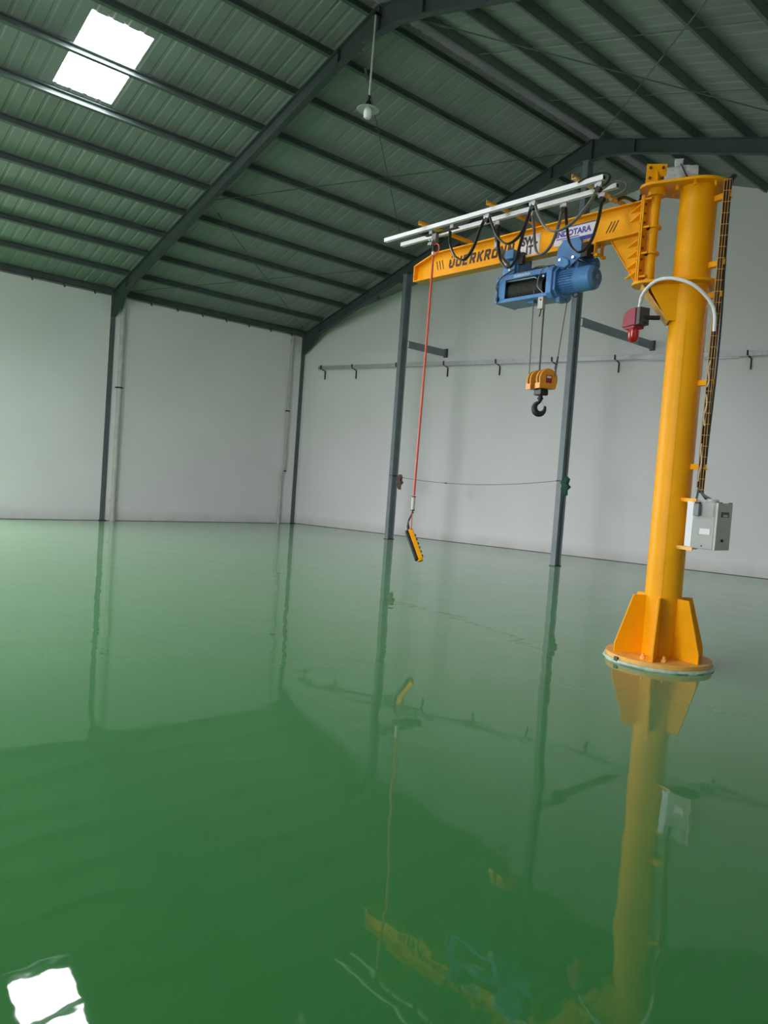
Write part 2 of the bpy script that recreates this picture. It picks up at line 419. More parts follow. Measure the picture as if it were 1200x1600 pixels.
# ties from those columns to the skewed wall
for x, z, lab in ((-5.30, 5.19, 'short grey steel channel tie from the column behind the beam tip to the back wall'), (0.03, 5.24, 'longer grey steel channel tie sloping to the back wall beside the red siren')):
    y1 = gable_y(x)-0.02; b = 0.012
    pr = [(-0.03, -0.09), (0.03, -0.09), (0.03, -0.09+b), (-0.03+b, -0.09+b), (-0.03+b, 0.09-b), (0.03, 0.09-b), (0.03, 0.09), (-0.03, 0.09)]
    t = thing('steel_tie', lab, 'beam', (x, (Y2+y1)/2, z))
    MB().prof((x, Y2+0.06, z), (x, y1, z), pr).build('channel', STEELL, t)
    MB().box((x, y1+0.008, z), (0.14, 0.016, 0.24)).build('end_plate', STEEL, t)
# purlins
def cpurlin(x, side, y0, y1, h=0.15, w=0.06):
    sl = SL if side < 0 else SR
    n = V((side*sl, 0, 1)).normalized(); a = V((1, 0, -side*sl)) if side > 0 else V((1, 0, sl)); a.normalize()
    z = ZR-sl*x; c = V((side*x, 0, z)); t = 0.008; lip = 0.022
    q = [(0, 0), (w, 0), (w, lip), (w-t, lip), (w-t, t), (t, t), (t, h-t), (w-t, h-t), (w-t, h-lip), (w, h-lip), (w, h), (0, h)]
    # open side of the C faces up the slope
    sgn = -1 if side > 0 else 1
    mb = MB()
    mb.quad_ring([[c+V((0, y, 0))+a*(sgn*(px-w/2))+n*py for px, py in q] for y in (y0, y1)])
    return mb, c, n
def purlin_end(x): return gable_y(x)-0.35
for k, T in enumerate(TP):
    x = G+(S-G)*T; y1 = purlin_end(-x)
    lab = 'dark steel purlin of the left roof slope, %s' % ('uppermost, along the ridge' if k == 0 else 'lowest, along the top of the left wall' if k == 10 else ORD[k]+' from the ridge')
    if k == 10: y1 = 14.0
    mb, c, n = cpurlin(x, -1, YF, y1)
    t = thing('roof_purlin', lab, 'purlin', (-x, Y1, c.z), 'purlins of the left roof slope')
    mb.build('channel', PURL, t)
    for yc in (Y1, Y2): MB().box(V((-x-0.035, yc, c.z))+n*0.06, (0.008, 0.09, 0.12)).build('cleat', PURL, t)
    if k == 10:
        for q in range(14):
            yy = 4.3+q*0.75
            if yy > 13.6 or abs(yy-Y1) < 0.2: continue
            MB().bar((XW+0.01, yy, 5.80), (XW+0.075, yy, 5.715), 0.035, 0.022).build('hook_bolt', PURL, t)
for k in range(14):
    x = G+0.985*k
    if x > XR-0.2: break
    mb, c, n = cpurlin(x, 1, YF, purlin_end(x))
    lab = 'dark steel purlin of the right roof slope, %s' % ('uppermost, along the ridge' if k == 0 else ORD[k]+' from the ridge')
    t = thing('roof_purlin', lab, 'purlin', (x, Y1, c.z), 'purlins of the right roof slope')
    mb.build('channel', PURL, t)
    for yc in (Y1, Y2): MB().box(V((x+0.035, yc, c.z))+n*0.06, (0.008, 0.09, 0.12)).build('cleat', PURL, t)
# bracing rods
def rod(p0, p1, lab, r=0.009):
    p0, p1 = V(p0), V(p1); d = (p1-p0).normalized()
    t = thing('bracing_rod', lab, 'rod', (p0+p1)/2, 'roof bracing rods')
    MB().cyl(p0, p1, r, 6).build('rod', PURL, t)
    q = p0+(p1-p0)*0.08
    MB().cyl(q-d*0.10, q+d*0.10, r*2.4, 8).build('turnbuckle', PURL, t)
rod((-0.68, Y1+.15, 8.74), (-5.37, Y2-.15, 7.25), 'thin bracing rod passing behind the hanging lamp down to the beam-tip column')
rod((-0.32, Y2-.1, 8.82), (-5.34, Y1+.15, 7.22), 'thin bracing rod crossing the left slope up to the far end of the ridge')
rod((-5.49, Y1+.15, 7.21), (-9.48, Y2-.4, 5.94), 'thin bracing rod falling to the back corner, lower left slope')
rod((-5.37, Y2-.1, 7.21), (-9.63, Y1+.15, 5.86), 'thin bracing rod rising from the left column head to the beam-tip column')
rod((0.21, Y1+.4, 8.95), (4.9, Y2-.4, 7.69), 'thin bracing rod descending across the right slope from the lamp end of the ridge', 0.011)
rod((0.14, Y2-.1, 8.93), (5.5, Y1+.4, 7.49), 'thin bracing rod crossing the right slope from the far ridge to the top edge', 0.011)
for y, w in ((9.8, 'nearer'), (11.85, 'farther')):
    t = thing('sag_rod', 'thin sag rod tying the right slope purlins together, the %s of two' % w, 'rod', (2.8, y, 8.3), 'roof sag rods')
    MB().cyl((0.2, y, ZR-SR*0.2+0.05), (5.6, y, ZR-SR*5.6+0.05), 0.007, 6).build('rod', PURL, t)

# ------------------------------------------------------------------ downpipes
def downpipe(y, r, ztop, lab, bands, jog=None, x=XW+0.06):
    t = thing('downpipe', lab, 'pipe', (x, y, 0))
    if jog:
        MB().sweep([(x, y, ztop), (x, y, jog+0.1), (x, y-0.10, jog-0.05), (x, y-0.10, 0.0)], r, n=14).build('pipe', PVC, t)
    else: MB().cyl((x, y, 0), (x, y, ztop), r, 18).build('pipe', PVC, t)
    for z in bands:
        yy = y-0.10 if jog and z < jog else y
        MB().cyl((x, yy, z-0.02), (x, yy, z+0.02), r+0.006, 18).build('clamp', DARK if z > 1 else PVC, t)
        MB().box((x-0.03, yy, z), (0.06, 2*r+0.06, 0.03)).build('strap', DARK if z > 1 else PVC, t)
    MB().cyl((x, y, ztop-0.25), (x, y, ztop-0.10), r+0.012, 18).build('socket', PVC, t)
downpipe(8.06, 0.068, 5.74, 'white plastic downpipe on the left wall beside the slim grey column', (3.46, 0.55))
downpipe(13.36, 0.05, 5.74, 'narrow white plastic downpipe on the left wall near the back corner', (3.45, 1.62), jog=1.62, x=XW+0.045)

# ------------------------------------------------------------------ rail along the back wall
def onwall(x, z, out=0.0): return V((x, gable_y(x), z))+GN*out
t = thing('wall_rail', 'long galvanised rail on hook brackets along the back wall', 'rail', onwall(-3, 4.85, .1))
zr_ = lambda x: 4.83+0.0135*(x+9.4)
for x0, x1 in ((-9.4, -3.3), (-3.29, 2.6), (2.61, 8.0)):
    mb = MB(); a, b = onwall(x0, zr_(x0), .10), onwall(x1, zr_(x1), .10)
    mb.prof(a, b, [(-0.05, -0.055), (0.05, -0.055), (0.05, -0.047), (-0.042, -0.047), (-0.042, 0.055), (-0.05, 0.055)] if False else [(-0.05, -0.055), (-0.042, -0.055), (-0.042, 0.047), (0.06, 0.047), (0.06, 0.055), (-0.05, 0.055)])
    mb.build('rail_length', GALV, t)
for x in (-9.3, -8.2, -6.74, -5.27, -3.78, -2.3, -0.77, 0.7, 2.05, 3.6, 5.1):
    z = zr_(x); mb = MB()
    mb.sweep([onwall(x, z+0.07, .17), onwall(x, z-0.03, .17), onwall(x+.05, z-0.075, .06), onwall(x+.07, z-0.10, .025), onwall(x+.07, z-0.34, .02)], 0.016, 0.011, sq=True)
    mb.build('hook_bracket', DARK, t)
MB().bar(onwall(-0.1, zr_(-.1)-.06, .10), onwall(1.9, zr_(1.9)-.06, .10), 0.02, 0.05).build('splice_plate', WHITE, t)

# ------------------------------------------------------------------ wire with rags
t = thing('tie_wire', 'thin sagging wire strung between the two free-standing columns', 'wire', (-2.7, Y2-.12, 1.7))
pw = [V((-5.44+5.35*k/16, Y2-0.115, 1.71+0.13*k/16-0.16*(1-((k-8)/8)**2))) for k in range(17)]
MB().sweep(pw, 0.0055, n=6).build('wire', DARK, t)
MB().cyl(pw[6]+V((0, 0, 0)), pw[6]+V((0.07, 0, -0.001)), 0.012, 8).build('knot', DARK, t)
for x in (-5.44, -0.09): MB().loop((x, Y2, 1.71 if x < -1 else 1.84), 0.125, 0.006, (V((1, 0, 0)), V((0, 1, 0)), V((0, 0, 1)))).build('wire_turn', DARK, t)
def rag(name, c, w, h, m, lab):
    mb = MB(); n = 14; rings = []
    rnd = random.Random(hash(name) % 99 if False else len(name))
    for i in range(9):
        t_ = i/8; ww = w*(0.35+0.75*math.sin(math.pi*min(1, t_*0.75+0.12)))*(0.8 if i == 8 else 1)
        rings.append([V(c)+V((ww*0.5*math.cos(2*math.pi*k/n)*(1+0.28*math.sin(3*k+i))+0.02*math.sin(i*1.7), ww*0.30*math.sin(2*math.pi*k/n)*(1+0.3*math.cos(2*k+i)), -h*t_-(0.05 if k % 3 == 0 and i == 8 else 0)+0.015*math.sin(k*2.1+i))) for k in range(n)])
    mb.quad_ring(rings)
    return ground_thing(name, mb, m, lab, 'rag')
rag('brown_rag', (-5.0, Y2-0.17, 1.74), 0.16, 0.36, CLOTHB, 'brown rag hanging from the wire by the beam-tip column')
rag('green_rag', (0.10, Y2-0.14, 1.92), 0.17, 0.36, CLOTHG, 'dark green cloth knotted round the column behind the hoist')

# ------------------------------------------------------------------ hanging lamp
lx, ly = -0.03, Y1-0.10
t = thing('pendant_lamp', 'bare white bulb with a small disc shade hanging on a rod from the roof', 'lamp', (lx, ly, 7.25))
MB().cyl((lx+.02, ly, 8.88), (lx-.005, ly, 7.60), 0.016, 10).build('rod', PVC, t)
MB().box((lx+.02, ly+.04, 8.86), (0.05, 0.12, 0.05)).build('bracket', DARK, t)
MB().lathe((lx-.01, ly, 7.50), (0, 0, 1), [(0.018, 0.12), (0.03, 0.10), (0.022, 0.05), (0.05, 0.0), (0.05, -0.06)], 16).build('lamp_holder', DARK, t)
MB().lathe((lx-.015, ly, 7.40), (0, 0, 1), [(0.04, 0.045), (0.15, 0.012), (0.180, 0.0), (0.176, -0.006), (0.14, 0.004), (0.04, 0.032)], 32).build('disc_shade', SHADE, t)
MB().lathe((lx-.015, ly, 7.40), (0, 0, 1), [(0.035, 0.04), (0.055, 0.01), (0.066, -0.02), (0.068, -0.08), (0.063, -0.115), (0.045, -0.135), (0.015, -0.14)], 20).build('bulb', BULB, t)

# ------------------------------------------------------------------ jib crane
PC = V((5.815, 7.19, 0)); PV = V((5.49, 6.97, 0))
EX = V((-1, 0.024, 0)).normalized(); EN = V((-0.024, -1, 0)).normalized(); UZ = V((0, 0, 1))
def BW(s, n, z): return PV+EX*s+EN*n+UZ*z
cr = thing('jib_crane', 'yellow pillar jib crane with a long lettered beam, bolted to the green floor', 'crane', PC)
# base
mb = MB(); prof = []
mb.lathe(PC, (0, 0, 1), [(0.525, 0.0), (0.53, 0.012), (0.515, 0.03)], 72)
mb.v = [(x+0.006*math.sin(5*i), y+0.006*math.cos(7*i), z) for i, (x, y, z) in enumerate(mb.v)]
mb.build('grout_bed', GROUT, cr)
MB().lathe(PC, (0, 0, 1), [(0.505, 0.03), (0.505, 0.072)], 72).build('base_plate', YELP, cr, bevel=0.004)
MB().box(PC+V((-.175, -.476, .035)), (0.05, 0.03, 0.045), (V((.94, -.34, 0)), V((.34, .94, 0)), UZ)).build('paint_chip', PADG, cr)
for k in range(6):
    a = math.radians(-129+60*k); d = V((math.cos(a), math.sin(a), 0)); t_ = V((-d.y, d.x, 0))
    r = lambda q, z: PC+d*q+UZ*z-t_*0.010
    MB().poly([r(0.165, 0.072), r(0.455, 0.072), r(0.455, 0.165), r(0.30, 0.66), r(0.165, 0.66)], t_*0.020).build('gusset', YEL, cr, bevel=0.003)
for k in range(6):
    a = math.radians(-69+120*(k//2)+(15 if k % 2 else -15)); d = V((math.cos(a), math.sin(a), 0)); c = PC+d*0.37
    MB().cyl(c+UZ*.072, c+UZ*.10, 0.024, 6).cyl(c+UZ*.10, c+UZ*.128, 0.013, 10).build('anchor_bolt', YELP, cr)
# post
MB().cyl(PC+UZ*0.072, PC+UZ*4.67, 0.175, 64).build('post', YEL, cr)
sm_a = math.radians(-69); dv = V((math.cos(sm_a), math.sin(sm_a), 0))
MB().bar(PC+dv*0.175+UZ*0.66, PC+dv*0.175+UZ*3.4, 0.012, 0.006, dv).build('weld_seam', YEL, cr)
# clevis plates
AD = (PV-PC); AL = AD.length; AD.normalize(); AT = V((-AD.y, AD.x, 0))
def clevis(rp, rv, z, th):
    """plan outline: circle round the post blending to a circle round the pivot"""
    pts = []
    for k in range(25):
        t = math.radians(70+220*k/24); pts.append(PC-AD*0+(AD*math.cos(t)+AT*math.sin(t))*rp)
    for k in range(15):
        t = math.radians(-78+156*k/14); pts.append(PV+(AD*math.cos(t)+AT*math.sin(t))*rv)
    mb = MB(); mb.poly([p+UZ*z for p in pts], UZ*th); return mb
clevis(0.285, 0.165, 4.665, 0.028).build('top_plate', YEL, cr, bevel=0.003)
clevis(0.285, 0.165, 3.72, 0.028).build('lower_plate', YEL, cr, bevel=0.003)
MB().lathe(PV, (0, 0, 1), [(0.085, 4.665), (0.085, 4.60), (0.075, 4.60)], 28).build('top_bearing', YEL, cr)
for k in range(8):
    a = k*math.pi/4+0.3; d = V((math.cos(a), math.sin(a), 0))
    MB().cyl(PC+d*0.245+UZ*4.62, PC+d*0.245+UZ*4.665, 0.014, 6).build('flange_bolt', YEL, cr)
for sgn in (-1, 1):
    o = AT*sgn*0.115-AT*0.008
    pts = [PC+AD*0.12+UZ*3.72+o, PV-AD*0.01+UZ*3.72+o, PV-AD*0.01+UZ*3.67+o, PC+AD*0.20+UZ*3.365+o, PC+AD*0.12+UZ*3.365+o]
    MB().poly(pts, AT*0.016).build('bracket_gusset', YEL, cr, bevel=0.002)
pts = [PV+AD*0.07+UZ*3.715, PC+AD*0.19+UZ*3.36]
MB().bar(pts[0], pts[1], 0.215, 0.012, AD).build('bracket_face', YELP, cr)
# pivot column and end plates (they turn with the beam)
MB().cyl(PV+UZ*3.75, PV+UZ*4.60, 0.042, 28).build('pivot_pipe', YEL, cr)
MB().lathe(PV, (0, 0, 1), [(0.062, 3.748), (0.085, 3.748), (0.085, 3.772), (0.062, 3.772)], 24).build('pivot_collar', CHROME, cr)
for z in (4.03, 4.285): 
    MB().poly([PV+UZ*z+(V((math.cos(k*math.pi/12), math.sin(k*math.pi/12), 0))*0.072) for k in range(24)], UZ*0.02).build('ring_stiffener', YEL, cr)
for z in (3.80, 4.03, 4.285, 4.56):
    MB().poly([BW(0.08, -0.09, z), BW(0.08, 0.09, z), BW(0.0, 0.085, z), BW(0, -0.085, z)], UZ*0.018).build('pivot_rib', YEL, cr)
MB().box(BW(0.045, 0.0, 4.17), (0.08, 0.012, 0.80), (EX, EN, UZ)).build('pivot_web', YELP, cr)
MB().box(BW(0.075, 0, 4.185), (0.016, 0.20, 0.84), (EX, EN, UZ)).build('pivot_end_plate', YEL, cr, bevel=0.002)
MB().box(BW(0.095, 0, 4.185), (0.016, 0.20, 0.84), (EX, EN, UZ)).build('beam_end_plate', YEL, cr, bevel=0.002)
for z in (4.52, 4.43, 4.34, 4.20, 4.09, 3.98, 3.87):
    for n in (0.078, -0.078): MB().cyl(BW(0.115, n, z), BW(0.052, n, z), 0.011, 6).build('flange_bolt', RUST, cr)
# beam: tapered I section
ZB, ZT, LT = 4.25, 4.572, 3.42
web = [BW(0.10, -0.005, ZB+.01), BW(LT, -0.005, ZB+.01), BW(LT, -0.005, ZB+.205), BW(3.06, -0.005, ZT-.01), BW(0.10, -0.005, ZT-.01)]
bt = MB().poly(web, EN*0.010).build('beam_web', YEL, cr)
mb = MB(); P0 = [(LT, ZB+.205), (3.06, ZT-.006), (0.10, ZT-.006)]
for i in range(2): mb.bar(BW(P0[i][0], 0, P0[i][1]), BW(P0[i+1][0], 0, P0[i+1][1]), 0.15, 0.014, UZ)
mb.build('beam_top_flange', YEL, cr)
MB().bar(BW(0.10, 0, ZB+.007), BW(LT, 0, ZB+.007), 0.15, 0.014, UZ).build('beam_bottom_flange', YEL, cr)
MB().box(BW(LT+.005, 0, ZB+.104), (0.012, 0.15, 0.205), (EX, EN, UZ)).build('beam_tip_plate', YEL, cr)
# knee under the beam and its small stiffeners
MB().poly([BW(0.10, -.006, ZB), BW(0.47, -.006, ZB), BW(0.12, -.006, 3.74), BW(0.10, -.006, 3.74)], EN*0.012).build('knee_plate', YEL, cr)
MB().bar(BW(0.47, 0, ZB), BW(0.12, 0, 3.74), 0.05, 0.008, EX).build('knee_edge_plate', YEL, cr)
for z in (4.49, 4.40, 4.145, 4.035, 3.925, 3.83):
    for sg in (1, -1):
        MB().poly([BW(0.10, sg*.005, z), BW(0.28, sg*.005, z), BW(0.10, sg*.095, z+.035)], UZ*0.010).build('small_rib', YEL, cr)
MB().poly([BW(0.10, .10, ZB-.001), BW(0.28, .075, ZB-.001), BW(0.28, -.075, ZB-.001), BW(0.10, -.10, ZB-.001)], UZ*0.0165).build('flange_flare', YEL, cr)
# limit stops under the beam
for n in (0.055, -0.055):
    MB().box(BW(0.62, n, ZB-.07), (0.012, 0.05, 0.14), (EX, EN, UZ)).box(BW(0.65, n, ZB-.008), (0.08, 0.05, 0.014), (EX, EN, UZ)).box(BW(0.60, n, ZB-.13), (0.04, 0.05, 0.03), (EX, EN, UZ)).build('end_stop', YEL, cr)
MB().cyl(BW(0.63, .07, ZB-.11), BW(0.70, .08, ZB-.10), 0.012, 8).build('stop_buffer', CHROME, cr)
# lettering and plates on the web
NX = -EX
GLYPH = {'Ü': [(.1, .86, .1, .2), (.1, .12, .75, .12), (.75, .2, .75, .86), (.22, 1.08, .36, 1.08), (.58, 1.08, .72, 1.08), (.1, .5, .36, .5)],
         'U': [(.1, 1, .1, .12), (.1, .12, .75, .12), (.75, .12, .75, 1)], 'E': [(.12, 0, .12, 1), (.12, .9, .75, .9), (.12, .5, .65, .5), (.12, .1, .75, .1)],
         'R': [(.12, 0, .12, 1), (.12, .9, .72, .9), (.72, .95, .72, .5), (.12, .48, .76, .48), (.42, .48, .80, 0)], 'K': [(.12, 0, .12, 1), (.2, .45, .80, 1), (.35, .55, .80, 0)],
         'Ö': [(.1, .06, .1, .86), (.75, .06, .75, .86), (.1, .12, .75, .12), (.1, .8, .75, .8), (.22, 1.08, .36, 1.08), (.58, 1.08, .72, 1.08)],
         'N': [(.12, 0, .12, 1), (.12, 1, .74, 0), (.74, 0, .74, 1)]}
for i, ch in enumerate('ÜUERKRÖNN'):
    mb = MB()
    for q, (xa, ya, xb, yb) in enumerate(GLYPH[ch]):
        f = lambda x, y: BW(2.85-0.120*i-x*0.105-y*0.020, 0.0065+0.0002*q, 4.350+y*0.125)
        mb.bar(f(xa, ya), f(xb, yb), 0.029, 0.0025, EN)
    mb.build('beam_letter', INK, cr, smooth=False)
MB().box(BW(1.555, 0.006, 4.405), (0.285, 0.003, 0.235), (EX, EN, UZ)).build('load_plate', SIGNW, cr)
text('load_plate_lettering', 'SWL', INK, cr, BW(1.675, 0.008, 4.415), NX, UZ, 0.13, 0.001, 0.007, width=0.235)
text('load_plate_lettering', '1T', INK, cr, BW(1.60, 0.008, 4.31), NX, UZ, 0.13, 0.001, 0.007, width=0.10)
MB().box(BW(0.945, 0.006, 4.418), (0.53, 0.003, 0.19), (EX, EN, UZ)).build('maker_plate', SIGNW, cr)
MB().box(BW(0.945, 0.0075, 4.508), (0.53, 0.002, 0.012), (EX, EN, UZ)).build('maker_plate_border', SIGNB, cr)
MB().box(BW(0.79, 0.0075, 4.355), (0.21, 0.002, 0.045), (EX, EN, UZ)).build('maker_plate_stripe', SIGNB, cr)
text('maker_plate_lettering', 'INDOTARA', SIGNB, cr, BW(1.185, 0.008, 4.415), NX, UZ, 0.085, 0.001, 0.004, width=0.455)
MB().box(BW(1.03, 0.0078, 4.392), (0.30, 0.002, 0.010), (EX, EN, UZ)).box(BW(1.00, 0.0078, 4.372), (0.22, 0.002, 0.008), (EX, EN, UZ)).build('maker_plate_small_print', SIGNB, cr)
for i in range(3):
    s0 = 0.515-0.040*i
    MB().bar(BW(s0+.03, .007, 4.345), BW(s0-.03, .007, 4.455), 0.010, 0.003, EN).build('slash_mark', INK, cr)
    s0 = 3.055-0.050*i
    MB().bar(BW(s0+.02, .007, 4.475), BW(s0-.015, .007, 4.36), 0.012, 0.003, EN).build('slash_mark', INK, cr)
# brackets and conductor rails
for s in (2.49, 1.44, 0.36):
    MB().prof(BW(s, -.05, 4.620), BW(s, .87, 4.620), [(-.028, -.022), (.028, -.022), (.028, -.016), (-.022, -.016), (-.022, .028), (-.028, .028)]).build('rail_bracket', YELP if s < 1 else YEL, cr)
    for n in (.77, .53): MB().box(BW(s, n, 4.598), (0.05, 0.045, 0.018), (EX, EN, UZ)).build('rail_clamp', GALV, cr)
def crail(n, s0, s1):
    q = 0.023; t = 0.003; sl = 0.008
    pts = [(-sl, -q), (-q, -q), (-q, q), (q, q), (q, -q), (sl, -q), (sl, -q+t), (q-t, -q+t), (q-t, q-t), (-q+t, q-t), (-q+t, -q+t), (-sl, -q+t)]
    MB().prof(BW(s0, n, 4.575), BW(s1, n, 4.575), pts).build('cable_rail', WHITE, cr)
    MB().box(BW(s0, n, 4.575), (0.004, 0.034, 0.034), (EX, EN, UZ)).build('rail_end_cap', DARK, cr)
crail(0.77, 0.09, 3.22); crail(0.53, 0.10, 3.18)

# ------------------------------------------------------------------ slewing gearmotor and its bracket plate
MC = BW(-0.19, -0.02, 0)
b = MB()
BPX = V((0.80, 0.60, 0)); BPN = V((0.60, -0.80, 0))
bc = PV+V((-0.005, -0.03, 4.80))
MB().box(bc, (0.19, 0.014, 0.22), (BPX, BPN, UZ)).build('bracket_plate', YEL, cr, bevel=0.002)
MB().poly([bc+BPN*0.007+BPX*.0-UZ*.11, bc+BPN*0.10-UZ*.11, bc+BPN*0.007+UZ*.045], BPX*0.012).build('bracket_rib', YEL, cr)
MB().poly([bc+BPN*.10-UZ*.108-BPX*.09, bc+BPN*.10-UZ*.108+BPX*.09, bc-UZ*.108+BPX*.09, bc-UZ*.108-BPX*.09], UZ*0.012).build('bracket_foot', YEL, cr)
for sx in (-.06, .06):
    for sz in (-.03, .07): MB().cyl(bc+BPX*sx+UZ*sz, bc+BPX*sx+UZ*sz+BPN*.022, 0.014, 6).build('plate_bolt', RUST, cr)
gx = V((0.86, 0.50, 0)).normalized(); gy = V((-gx.y, gx.x, 0)); g0 = PV+V((0.225, 0.0, 4.785)); GS = []
gm = thing('slewing_gearmotor', 'small silver grey gearmotor on top of the crane pillar', 'motor', g0-UZ*.105)
MB().cyl(g0-gx*.14, g0-gx*.02, 0.068, 20, 0.075).build('gear_housing', GREYM, gm)
MB().box(g0-gx*.07-UZ*.075, (0.19, 0.13, 0.06), (gx, gy, UZ)).build('foot', GREYM, gm)
MB().cyl(g0-gx*.02, g0+gx*.12, 0.078, 24).build('motor_body', GREYM, gm)
for k in range(10):
    a = math.pi*2*k/10; dd = gy*math.cos(a)+UZ*math.sin(a); MB().box(g0+gx*.04+dd*.08, (0.12, 0.012, 0.02), (gx, dd, gx.cross(dd))).build('cooling_fin', GREYM, gm)
MB().lathe(g0+gx*.10, gx, [(0.082, 0), (0.084, 0.07), (0.074, 0.09), (0.02, 0.092)], 24).build('fan_cover', GREYM, gm)
MB().box(g0-gx*.02+UZ*.105, (0.085, 0.075, 0.07), (gx, gy, UZ)).build('terminal_box', GREYM, gm, bevel=0.006)
MB().box(g0-gx*.02+UZ*.143, (0.095, 0.082, 0.012), (gx, gy, UZ)).build('terminal_lid', GREYM, gm)
MB().sweep(catmull([g0-gx*.0+UZ*.09-gy*.045, g0+gx*.02-gy*.10+UZ*.03, g0+gx*.07-gy*.09-UZ*.06, g0+gx*.13-gy*.05-UZ*.10]), 0.007, n=8).build('motor_cable', BLACK, gm)

for o in gm.children:
    for v in o.data.vertices: v.co *= 0.86
# ------------------------------------------------------------------ electric hoist
HC = BW(1.4, 0.035, 3.87)
ho = thing('electric_hoist', 'blue electric wire rope hoist with ribbed motor, slung under the yellow beam', 'hoist', BW(1.2, 0.03, 2.5))
HX, HN = EX, EN
def HB(s, n, z): return BW(s, n, z)
def hbox(s0, s1, n0, n1, z0, z1): return MB().box(HB((s0+s1)/2, (n0+n1)/2, (z0+z1)/2), (abs(s1-s0), abs(n1-n0), abs(z1-z0)), (EX, EN, UZ))
hbox(1.80, 1.835, -0.15, 0.215, 3.735, 4.03).build('end_plate', BLUE, ho, bevel=0.004)
hbox(1.10, 1.80, -0.12, 0.205, 3.985, 4.045).build('top_beam', BLUE, ho, bevel=0.004)
hbox(1.10, 1.80, -0.12, 0.205, 3.735, 3.775).build('bottom_beam', BLUE, ho, bevel=0.004)
hbox(1.70, 1.80, 0.19, 0.205, 3.775, 3.99).build('front_post', BLUE, ho)
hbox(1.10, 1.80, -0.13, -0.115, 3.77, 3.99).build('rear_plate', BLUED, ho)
hbox(1.36, 1.44, -0.04, 0.10, 3.715, 3.737).build('rope_anchor', BLUE, ho)
mb = MB(); pr = [(0.100, 0)]
for k in range(48): pr += [(0.098, 0.005+0.0105*k), (0.103, 0.010+0.0105*k)]
pr += [(0.100, 0.52), (0.08, 0.52)]
mb.lathe(HB(1.745, 0.045, 3.882), -EX, pr, 28).build('rope_drum', ROPE, ho)
MB().cyl(HB(1.77, 0.045, 3.882), HB(1.745, 0.045, 3.882), 0.106, 28).cyl(HB(1.235, 0.045, 3.882), HB(1.215, 0.045, 3.882), 0.106, 28).build('drum_flange', DARK, ho)
MB().cyl(HB(1.215, 0.045, 3.882), HB(1.10, 0.045, 3.882), 0.07, 24).build('drum_shaft', DARK, ho)
MB().sweep([HB(1.70, .178, 3.975), HB(1.30, .178, 3.972), HB(1.27, .18, 3.95)], 0.006, n=6).build('rope_guide', GALV, ho)
MB().cyl(HB(1.16, .20, 3.955), HB(1.16, .212, 3.955), 0.012, 12).build('limit_switch', WHITE, ho)
# gearbox plate and motor
oc = []
for sn, sz, cut in ((1, 1, 1), (1, -1, 1), (-1, -1, 1), (-1, 1, 1)):
    pass
def octo(s, n0, n1, z0, z1, c, th):
    P = [(n0+c, z0), (n1-c, z0), (n1, z0+c), (n1, z1-c), (n1-c, z1), (n0+c, z1), (n0, z1-c), (n0, z0+c)]
    return MB().poly([HB(s, n, z) for n, z in P], EX*th)
octo(1.035, -.16, .225, 3.71, 4.06, 0.05, 0.075).build('gearbox', BLUE, ho, bevel=0.008)
octo(1.005, -.13, .20, 3.735, 4.045, 0.06, 0.035).build('motor_flange', BLUE, ho, bevel=0.006)
hbox(0.99, 1.04, 0.02, 0.12, 3.675, 3.73).build('flange_lug', BLUE, ho)
MZ = 3.90
MB().cyl(HB(1.02, .035, MZ), HB(0.80, .035, MZ), 0.112, 32).build('motor_body', BLUE, ho)
for k in range(30):
    a = 2*math.pi*k/30; dd = EN*math.cos(a)+UZ*math.sin(a)
    MB().box(HB(0.90, .035, MZ)+dd*0.120, (0.205, 0.0075, 0.028), (EX, EX.cross(dd), dd)).build('cooling_rib', BLUE, ho, smooth=False)
MB().lathe(HB(0.82, .035, MZ), -EX, [(0.118, 0.0), (0.131, 0.004), (0.132, 0.165), (0.126, 0.195), (0.092, 0.225), (0.086, 0.227)], 40).build('fan_cowl', BLUE, ho)
MB().lathe(HB(0.597, .035, MZ), -EX, [(0.088, 0.0), (0.088, 0.006), (0.03, 0.007), (0.03, 0.012), (0.012, 0.012)], 32).build('fan_grille', BLUED, ho)
MB().loop(HB(0.584, .035, MZ), 0.018, 0.004, (EN, UZ, EX)).build('hub_ring', GALV, ho)
MB().loop(HB(0.85, .03, 3.755), 0.032, 0.007, (EX, UZ, EN)).build('cable_loop', BLACK, ho)
# trolley: near hexagonal plate, drive gear, left block
hexa = [(1.08, 4.10), (1.06, 4.26), (0.99, 4.335), (0.80, 4.335), (0.735, 4.23), (0.76, 4.12), (0.90, 4.03), (1.0, 4.02)]
MB().poly([HB(s, .10, z) for s, z in hexa], EN*0.02).build('trolley_plate', BLUE, ho, bevel=0.004)
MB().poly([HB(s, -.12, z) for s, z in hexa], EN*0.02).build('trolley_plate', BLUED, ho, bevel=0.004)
MB().poly([HB(s, .12, z) for s, z in ((1.04, 4.10), (0.98, 4.155), (0.89, 4.10), (0.88, 4.05), (0.93, 4.02), (1.0, 4.04))], EN*0.035).build('gear_cover', BLUE, ho, bevel=0.006)
hbox(0.66, 0.74, 0.03, 0.15, 4.10, 4.25).build('switch_box', DARK, ho, bevel=0.004)
MB().cyl(HB(0.83, .09, 4.05), HB(0.74, -.14, 4.05), 0.045, 24).cyl(HB(0.88, -.15, 4.10), HB(0.74, -.17, 4.11), 0.06, 24).build('travel_motor', BLUED, ho)
for s in (1.0, 0.83, 1.76, 1.66):
    for n in (.045, -.045): MB().cyl(HB(s, n, ZB+.047), HB(s, n+math.copysign(.045, n), ZB+.047), 0.032, 20).build('trolley_wheel', DARK, ho)
